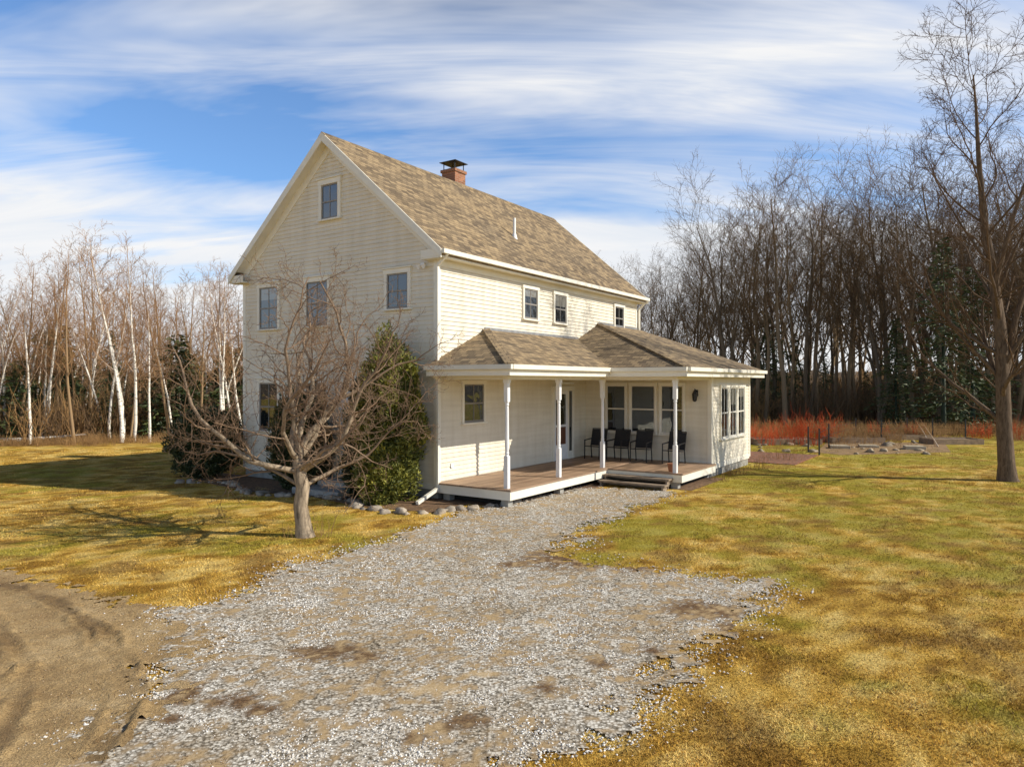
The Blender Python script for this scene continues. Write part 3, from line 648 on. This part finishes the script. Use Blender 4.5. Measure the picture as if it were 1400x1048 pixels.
def inst(src,name,parent,x,y,s,rz_=None,lean=0,z=0):
    o=bpy.data.objects.new(name,src.data); COL.objects.link(o); o.parent=parent; o.location=(x,y,z)
    o.rotation_euler=(random.uniform(-lean,lean),random.uniform(-lean,lean),random.uniform(0,6.28) if rz_ is None else rz_); o.scale=(s*random.uniform(.9,1.1),s*random.uniform(.9,1.1),s); return o
def conifer(seed,h,w,mat,dens=1.0):
    R=np.random.default_rng(seed); V=[];F_=[];A_=[]
    nb=int(110*dens)
    for k in range(nb):
        t=k/nb; z=h*(.06+.92*t); L=w*(1-t)**.8*R.uniform(.35,1.25)+.1; az=R.uniform(0,6.28); d=np.array((math.cos(az),math.sin(az),0)); side=np.array((-d[1],d[0],0))
        m=int(6+L*12)
        for j in range(m):
            s_=R.uniform(.12,1); p=d*L*s_+np.array((0,0,z-L*.28*s_*s_+R.normal(0,.05)))+side*R.normal(0,.13*L*(1.1-s_)+.04)
            a=R.uniform(-1,1); dd=(d*R.uniform(.3,1)+side*a*.9+np.array((0,0,R.uniform(-.4,.2)))); dd/=np.linalg.norm(dd); l=R.uniform(.15,.32); sd2=np.cross(dd,R.normal(0,1,3)); sd2/=np.linalg.norm(sd2)+1e-6
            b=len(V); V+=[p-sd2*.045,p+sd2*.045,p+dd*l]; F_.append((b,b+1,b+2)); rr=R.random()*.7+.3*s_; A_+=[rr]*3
    for k in range(5):
        a=k*1.256; V.append(np.array((math.cos(a)*h*.014,math.sin(a)*h*.014,-.1)))
    V.append(np.array((0,0,h))); b=len(V)-6; F_+=[(b+i,b+(i+1)%5,b+5) for i in range(5)]; A_+=[0]*6
    return np_obj('conifer_mesh',np.array(V),np.array(F_),mat,{'rnd':A_},link=False)
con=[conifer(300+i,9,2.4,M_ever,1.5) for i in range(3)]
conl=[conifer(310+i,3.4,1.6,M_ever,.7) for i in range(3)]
def brush(seed,n,w,d,h,mat,rad=.010,kids=3):
    t=Tree(seed); R=t.rnd
    C=[dict(seg=3,wig=.12,up=.05,kids=kids,t0=.3,ang=(15,45),len=(.3,.6),tap=.3,rr=.7),dict(seg=1,wig=.15,up=.04,kids=0,rmin=rad*.6)]
    for i in range(n):
        t.grow(Vector((R.uniform(-w/2,w/2),R.uniform(-d/2,d/2),-.05)),Vector((R.gauss(0,.25),R.gauss(0,.25),1)).normalized(),h*R.uniform(.4,1),rad,0,C)
    return t.mesh('brush_mesh',mat,(3,3))
br=[brush(400+i,110,6,2.5,2.6,M_bark2 if i else M_brush,.02) for i in range(3)]
brs=[brush(410+i,260,5,2.5,1.0,M_brush,.012,2) for i in range(2)]
reds=[brush(420+i,70,1.8,1.4,1.5,M_red,.011) for i in range(2)]
FE=empty('distant_tree_line'); FL=empty('birch_grove'); UE=empty('forest_undergrowth')
def edgeY(px):
    return float(np.interp(px,[-400,0,330,600,850,1000,1400,2000],[30,34,38,60,66,52,44,40]))
def hs(px): return float(np.interp(px,[700,860,930,1000,1080,1200,1700],[.66,.72,.80,.90,1.02,.96,1.0]))
k=0
for row,(stp,d0,d1,src) in enumerate(((15,-1,7,hard),(20,9,20,hard),(15,24,48,far))):
    for px in np.arange(730 if row<2 else 840,1700,stp):
        if px<840 and k%2: k+=1; continue
        e=edgeY(px)+random.uniform(d0,d1); x=(px+random.uniform(-9,9)-700)/F*e
        inst(random.choice(src),'forest_tree',FE,x,e,random.uniform(.84,1.06)*hs(px)*(1.12 if row==2 else 1),lean=.06); k+=1
for row,(stp,d0,d1,src) in enumerate(((10,-1,5,slim),(11,6,14,slim),(16,18,40,far))):
    for px in np.arange(-300,700,stp):
        e=edgeY(px)+random.uniform(d0,d1); x=(px+random.uniform(-8,8)-700)/F*e
        bmp=1+.14*math.exp(-((px-150)/60)**2)
        s=random.uniform(.58,.88)*bmp; birch=random.random()<(.55 if row==0 else .3)
        inst(random.choice(src[:3] if (birch or row==2) else src[3:]),'grove_tree',FL,x,e,s*(.8 if row==2 else 1),lean=.13 if birch else .06)
for px in np.arange(-350,1700,22):
    for row in range(3):
        e=edgeY(px)+row*11+random.uniform(1,6); x=(px+random.uniform(-12,12)-700)/F*e
        inst(br[random.randrange(3)],'brush_clump',UE,x,e,random.uniform(.6,1.3)*(1+.4*row))
for px in np.arange(-330,640,16):
    for row in range(2):
        if random.random()<.2: continue
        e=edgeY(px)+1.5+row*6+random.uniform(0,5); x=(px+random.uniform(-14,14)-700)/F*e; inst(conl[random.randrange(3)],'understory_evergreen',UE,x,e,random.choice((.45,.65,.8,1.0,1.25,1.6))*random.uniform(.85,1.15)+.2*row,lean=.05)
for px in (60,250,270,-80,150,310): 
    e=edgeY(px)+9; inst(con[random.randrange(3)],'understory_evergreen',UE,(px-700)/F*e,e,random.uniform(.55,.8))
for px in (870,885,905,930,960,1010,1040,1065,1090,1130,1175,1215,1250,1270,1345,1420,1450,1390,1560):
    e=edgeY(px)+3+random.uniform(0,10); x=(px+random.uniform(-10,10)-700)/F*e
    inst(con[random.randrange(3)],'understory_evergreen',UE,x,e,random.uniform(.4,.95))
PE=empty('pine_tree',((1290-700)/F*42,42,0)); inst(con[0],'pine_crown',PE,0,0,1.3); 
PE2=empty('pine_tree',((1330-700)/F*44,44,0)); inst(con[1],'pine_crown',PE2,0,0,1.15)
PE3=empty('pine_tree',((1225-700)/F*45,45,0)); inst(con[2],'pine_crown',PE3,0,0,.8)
for px in np.arange(1010,1700,18):
    e=random.uniform(35,43); x=(px-700)/F*e; inst(brs[random.randrange(2)],'meadow_brush',UE,x,e,random.uniform(.5,1.0))
for px in np.arange(-300,360,26):
    e=edgeY(px)-1+random.uniform(-.8,.5); inst(brs[random.randrange(2)],'meadow_brush',UE,(px-700)/F*e,e,random.uniform(.35,.6))
for (px,e,s) in ((1045,34,.8),(1068,35,.75),(1100,34,1.1),(1120,36,1.0),(1155,39,.6),(1200,38,.6),(1250,38,.6),(1385,37,.75),(1340,38,.65),(1430,38,.8),(1085,38,.8),(1025,36,.7)):
    R_=empty('red_twig_dogwood',((px-700)/F*e,e,0)); inst(reds[random.randrange(2)],'stems',R_,0,0,s)
n=240; V=[];Fq=[]
for i in range(n+1):
    a=math.radians(-100+200*i/n); 
    for (rr,zb) in ((110,-1),(120,3),(150,5),(300,-1)):
        zz_=zb+ (mnoise.noise(Vector((a*60,rr,1)))*1.6 if zb>0 else 0); V.append((rr*math.sin(a),rr*math.cos(a),zz_))
for i in range(n):
    for j in range(3): b=i*4+j; Fq.append((b,b+4,b+5,b+1))
np_obj('woodland_terrain',np.array(V),np.array(Fq),simple('woodland_floor',(.13,.09,.055),.95,.6,.8))

# apple tree in front
ax,ay=g(413,733)
t=Tree(8); R=t.rnd
CA=[dict(seg=5,wig=.05,up=0,kids=0,t0=.5,ang=(30,60),len=(.5,.7),tap=0,rr=.6),
    dict(seg=12,wig=.22,up=.045,kids=10,t0=.12,ang=(35,70),len=(.32,.58),tap=.35,rr=.5,tip=.2),
    dict(seg=8,wig=.24,up=.05,kids=6.5,t0=.10,ang=(35,70),len=(.35,.62),tap=.4,rr=.52,rmin=.011),
    dict(seg=5,wig=.22,up=.06,kids=5,t0=.1,ang=(35,70),len=(.35,.7),tap=.4,rr=.6,rmin=.0065),
    dict(seg=3,wig=.2,up=.08,kids=2,t0=.1,ang=(30,60),len=(.3,.65),tap=.3,rr=.7,rmin=.0045),
    dict(seg=2,wig=.18,up=.06,kids=0,rmin=.0035)]
tp=[Vector(v) for v in ((.08,0,-.15),(.05,0,0.02),(.02,.01,.25),(-.03,0,.6),(.01,.02,.95),(-.05,.0,1.25),(-.08,.02,1.5))]
t.add(tp,[.25,.185,.15,.135,.13,.125,.11],0)
for (p,d,L,r) in ((tp[6],(-.75,.15,.8),3.9,.078),(tp[6],(.15,.35,1),4.1,.075),(tp[5],(.85,-.1,.55),3.5,.07),(tp[6],(-.3,-.6,.9),3.1,.055),(tp[5],(-.95,-.15,.45),3.8,.065),(tp[6],(.6,.5,.9),3.4,.058),(tp[6],(-.4,.4,1.1),4.1,.066),(tp[5],(.55,-.65,.6),2.8,.05),(tp[4],(.9,.3,.3),2.9,.045),(tp[6],(.35,-.15,1.1),3.7,.055),(tp[4],(-.8,.5,.3),3.0,.045)):
    t.grow(p,Vector(d).normalized(),L,r,1,CA)
ap=t.mesh('apple_tree',M_apple,(10,6,4,3,3,3)); COL.objects.link(ap); ap.location=(ax,ay,0)
# right big tree
rx,ry=g(1377,657)
t=Tree(11)
CB=[dict(seg=10,wig=.02,up=0,kids=24,t0=.30,ang=(32,58),len=(.32,.50),tap=.35,rr=.36,tip=.15),
    dict(seg=9,wig=.13,up=.06,kids=10,t0=.12,ang=(28,55),len=(.30,.5),tap=.4,rr=.45,tip=.15),
    dict(seg=5,wig=.16,up=.06,kids=7,t0=.12,ang=(25,55),len=(.35,.6),tap=.4,rr=.5,rmin=.009),
    dict(seg=3,wig=.18,up=.05,kids=5,t0=.1,ang=(25,50),len=(.4,.65),tap=.3,rr=.6,rmin=.007),
    dict(seg=2,wig=.16,up=.04,kids=0,rmin=.005)]
pts=[Vector(v) for v in ((.05,0,-.2),(0,0,.05),(-.02,0,.5),(-.05,.05,1.5),(-.1,.05,3),(-.2,0,4.6),(-.42,0,6.2),(-.65,.1,8),(-.80,.1,9.8),(-.85,.15,11.4),(-.9,.2,12.4)) ]
rd=[.40,.29,.235,.215,.195,.165,.13,.10,.07,.04,.02]; t.add(pts,rd,0)
ds=[(pts[min(i+1,10)]-pts[max(i-1,0)]).normalized() for i in range(11)]; t.kids(pts,ds,rd,11.0,0,CB)
t.grow(pts[4],Vector((.40,.1,1)).normalized(),8.5,.11,1,CB); t.grow(pts[5],Vector((-.5,-.2,1)).normalized(),7.0,.085,1,CB); t.grow(pts[4],Vector((-.75,-.1,.9)).normalized(),5.5,.07,1,CB)
bt=t.mesh('maple_tree',M_big,(10,6,4,3,3,3)); COL.objects.link(bt); bt.location=(rx,ry,0)

# ---------------- shrubs
def shrub(name,x,y,w,d,h,mat,n,seed,cone=.0,leaf=.07):
    R=np.random.default_rng(seed); u=R.normal(0,1,(n,3)); u/=np.linalg.norm(u,axis=1,keepdims=True)
    th=np.arctan2(u[:,1],u[:,0]); Q=np.stack([th*1.3+seed,u[:,2]*2.2],1)
    lump=.66+.5*vnoise(Q,1.6,seed)+.32*vnoise(Q,5,seed+1)
    r=(R.random(n)**.33)*lump; P=u*r[:,None]; zr=(P[:,2]+1)/2; sc=1-cone*np.clip(zr,0,1)
    P=np.stack([P[:,0]*w/2*sc,P[:,1]*d/2*sc,np.maximum(zr*h,.02)],1)
    dd=R.normal(0,1,(n,3)); dd[:,2]=np.abs(dd[:,2])+.2; dd+=u*.8; dd/=np.linalg.norm(dd,axis=1,keepdims=True); s=np.cross(dd,R.normal(0,1,(n,3))); s/=np.linalg.norm(s,axis=1,keepdims=True)
    l=leaf*R.uniform(.6,1.5,n)[:,None]; V=np.stack([P-s*l*.3,P+s*l*.3,P+dd*l*1.3],1).reshape(-1,3)
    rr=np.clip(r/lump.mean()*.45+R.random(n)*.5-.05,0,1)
    e=empty(name,(x,y,0)); np_obj('foliage',V,np.arange(3*n).reshape(-1,3),mat,{'rnd':np.repeat(rr,3)},parent=e)
    t=Tree(seed); C=[dict(seg=4,wig=.08,up=.05,kids=8,t0=.15,ang=(25,50),len=(.3,.5),tap=.4,rr=.5),dict(seg=3,wig=.15,up=.05,kids=0,rmin=.008)]
    for k in range(3): t.grow(Vector((0,0,-.05)),Vector((t.rnd.gauss(0,.15),t.rnd.gauss(0,.15),1)).normalized(),h*.85,.035,0,C)
    o=t.mesh('stems',M_bark,(5,3)); COL.objects.link(o); o.parent=e
x,y=l2w(-.75,1.0); shrub('arborvitae_shrub',x,y,1.9,1.6,4.0,M_cedar,46000,21,.25,.07)
x,y=l2w(-1.25,.75); shrub('arborvitae_shrub',x,y,1.3,1.1,1.5,M_cedar,20000,22,.2,.06)
x,y=l2w(-.8,4.35); shrub('yew_shrub',x,y,1.7,1.4,2.6,M_yew,32000,23,.2,.07)
x,y=l2w(-.7,8.9); shrub('yew_shrub',x,y,2.1,1.9,2.0,M_yew,32000,24,.1,.07)
x,y=l2w(-.8,2.0); shrub('yew_shrub',x,y,.9,.9,2.9,M_yew,18000,25,.3,.07)

# ---------------- beds, rocks, small things
def rock(mb_v,mb_f,x,y,z,s,R):
    bm=bmesh.new(); bmesh.ops.create_icosphere(bm,subdivisions=2,radius=1); sc=Vector((s*R.uniform(.8,1.5),s*R.uniform(.7,1.1),s*R.uniform(.45,.75))); off=Vector((R.random()*50,R.random()*50,0)); a=R.random()*6.28
    b=len(mb_v)
    for v in bm.verts:
        c=v.co*(1+.8*mnoise.noise(v.co*1.1+off)); c=Vector((c.x*sc.x,c.y*sc.y,c.z*sc.z)); mb_v.append((x+c.x*math.cos(a)-c.y*math.sin(a),y+c.x*math.sin(a)+c.y*math.cos(a),z+c.z))
    for f in bm.faces: mb_f.append(tuple(b+v.index for v in f.verts))
    bm.free()
def rocks(name,L,seed,mat):
    R=random.Random(seed); v=[];f=[]
    for (x,y,s) in L: rock(v,f,x,y,s*.15,s,R)
    np_obj(name,np.array(v),np.array(f),mat)
M_rock=simple('fieldstone',(.38,.32,.25),.85,.45,6,bs=.6)
L=[]
for k in range(38):
    y=-1.0+k*.25; x=-1.75-.35*math.sin(k*.35)+random.uniform(-.14,.14)
    wx,wy=l2w(x,y); L.append((wx,wy,random.uniform(.06,.17)))
for k in range(14):
    wx,wy=l2w(-1.5+k*.2,-1.25-k*.07+random.uniform(-.1,.1)); L.append((wx,wy,random.uniform(.05,.15)))
rocks('stone_garden_border',L,3,M_rock)
bedm=simple('leaf_mulch',(.18,.105,.055),.95,.5,8,bs=.8)
bd=MB(); pts=[l2w(*q) for q in ((.02,-1.1),(-1.5,-1.15),(-1.9,.8),(-1.55,3),(-1.9,5),(-1.5,8.4),(.02,9.6))]; bd.prism([(p[0],p[1],.012) for p in pts],.01); 
bd.obj('garden_bed',bedm)
sp=MB(); sp.box(-1.45,-.35,2.1,3.9,-.1,.17); sp.box(-.75,-.04,2.3,3.7,-.1,.33); o=sp.obj('granite_doorstep',M_gran,bevel=.02); o.matrix_world=HM
ub=MB(); ub.box(-.1,8,-2.5,.2,.002,.008); ub.box(5,8,-4.9,-2.5,.002,.008); o=ub.obj('bare_soil',bedm); o.matrix_world=HM
pt=MB(); pt.box(12.9,17.0,-5.9,-2.2,.0,.03); o=pt.obj('brick_patio',M_patio); o.matrix_world=HM
L=[(g(1160+random.uniform(-10,110),608+random.uniform(-4,13))+(random.uniform(.06,.2),)) for _ in range(22)]
L+=[(g(1035+random.uniform(0,85),610+random.uniform(-4,8))+(random.uniform(.06,.17),)) for _ in range(14)]
M_prock=simple('pale_fieldstone',(.37,.30,.21),.85,.45,3,bs=.4)
rocks('rock_garden',L,8,M_prock)
x,y=g(1195,614); sl=MB(); 
for (a,b_,c_) in ((-1.8,.3,.14),(-.2,.9,.10),(1.3,-.2,.16)): sl.prism([(x+a,y+b_,c_),(x+a+.8,y+b_-.2,c_),(x+a+.9,y+b_+.5,c_),(x+a+.2,y+b_+.6,c_)],c_)
sl.obj('flagstone_slabs',simple('pale_slab',(.46,.39,.28),.8,.2,3),bevel=.01)
rb=MB()
for (px,py,w,d) in ((1070,606,3.2,1.6),(1225,600,3.0,1.4),(1300,606,2.4,1.3),(1165,604,2.6,1.4)):
    x,y=g(px,py)
    rb.box(x-w/2,x+w/2,y-d/2,y-d/2+.06,0,.26); rb.box(x-w/2,x+w/2,y+d/2-.06,y+d/2,0,.26); rb.box(x-w/2,x-w/2+.06,y-d/2+.06,y+d/2-.06,0,.26); rb.box(x+w/2-.06,x+w/2,y-d/2+.06,y+d/2-.06,0,.26); rb.box(x-w/2+.06,x+w/2-.06,y-d/2+.06,y+d/2-.06,0,.2)
rb.obj('raised_garden_beds',simple('weathered_timber',(.28,.20,.13),.85,.35,5))
gs_=MB(); pp_=[g(1130,606),g(1290,604),g(1300,618),g(1150,622),(g(1115,618))]; gs_.prism([(p[0],p[1],.008) for p in pp_],.006); gs_.obj('garden_soil',simple('garden_soil',(.30,.19,.09),.95,.5,3))
fp=MB()
FPX=((1120,622),(1133,612),(1170,600),(1205,604),(1240,598),(1275,600),(1105,618),(1320,602))
for (px,py) in FPX:
    x,y=g(px,py); fp.bar((x,y,-.1),(x,y,1.1),.05)
for (a,b_) in ((0,1),(1,2),(2,3),(3,4),(4,5),(5,7),(6,0)):
    x0,y0=g(*FPX[a]); x1,y1=g(*FPX[b_])
    for z in (.3,.6,.9): fp.bar((x0,y0,z),(x1,y1,z),.012)
fp.obj('garden_wire_fence',M_black)
for px,py,h in ((1262,604,1.2),(1275,610,1.5)):
    t=Tree(int(px)); x,y=g(px+8,py); t.grow(Vector((0,0,-.05)),Vector((-.5,0,1)).normalized(),h*1.1,.035,0,[dict(seg=5,wig=.08,up=0,kids=3,t0=.4,ang=(20,50),len=(.2,.4),tap=.2,rr=.5),dict(seg=3,wig=.1,up=0,kids=0)])
    o=t.mesh('dead_branch',M_birch); COL.objects.link(o); o.location=(x,y,0)
def stalks(x,y,n,w,h,seed):
    o=brush(seed,n,w,w,h,M_brush,.006,1); o.name='dormant_perennial'; COL.objects.link(o); o.location=(x,y,0)
stalks(*g(1035,641),40,.7,.6,1); stalks(*g(1008,650),40,.6,.5,2); stalks(*g(1070,628),50,1.2,.7,3); stalks(*g(985,658),30,.5,.4,6)
stalks(*g(1150,612),60,2.5,.5,7); stalks(*g(1240,610),60,2.5,.5,9)
stalks(ax+.33,ay+.05,16,.45,.75,4); stalks(ax-.25,ay-.1,9,.3,.35,5)
lg=Tree(77); x,y=g(55,606); lg.grow(Vector((-2,0,.15)),Vector((1,.1,.02)).normalized(),4.2,.12,0,[dict(seg=6,wig=.05,up=0,kids=7,t0=.2,ang=(30,60),len=(.15,.35),tap=.2,rr=.4),dict(seg=3,wig=.15,up=.02,kids=0)])
o=lg.mesh('fallen_log',M_birch); COL.objects.link(o); o.location=(x,y,0)
pp=MB(); pp.lathe(5.35,-4.2,[(.09,.44),(.13,.66),(.14,.68),(.12,.68)],14); o=pp.obj('flower_pot',simple('terracotta',(.35,.14,.07),.8)); o.matrix_world=HM
print('done')
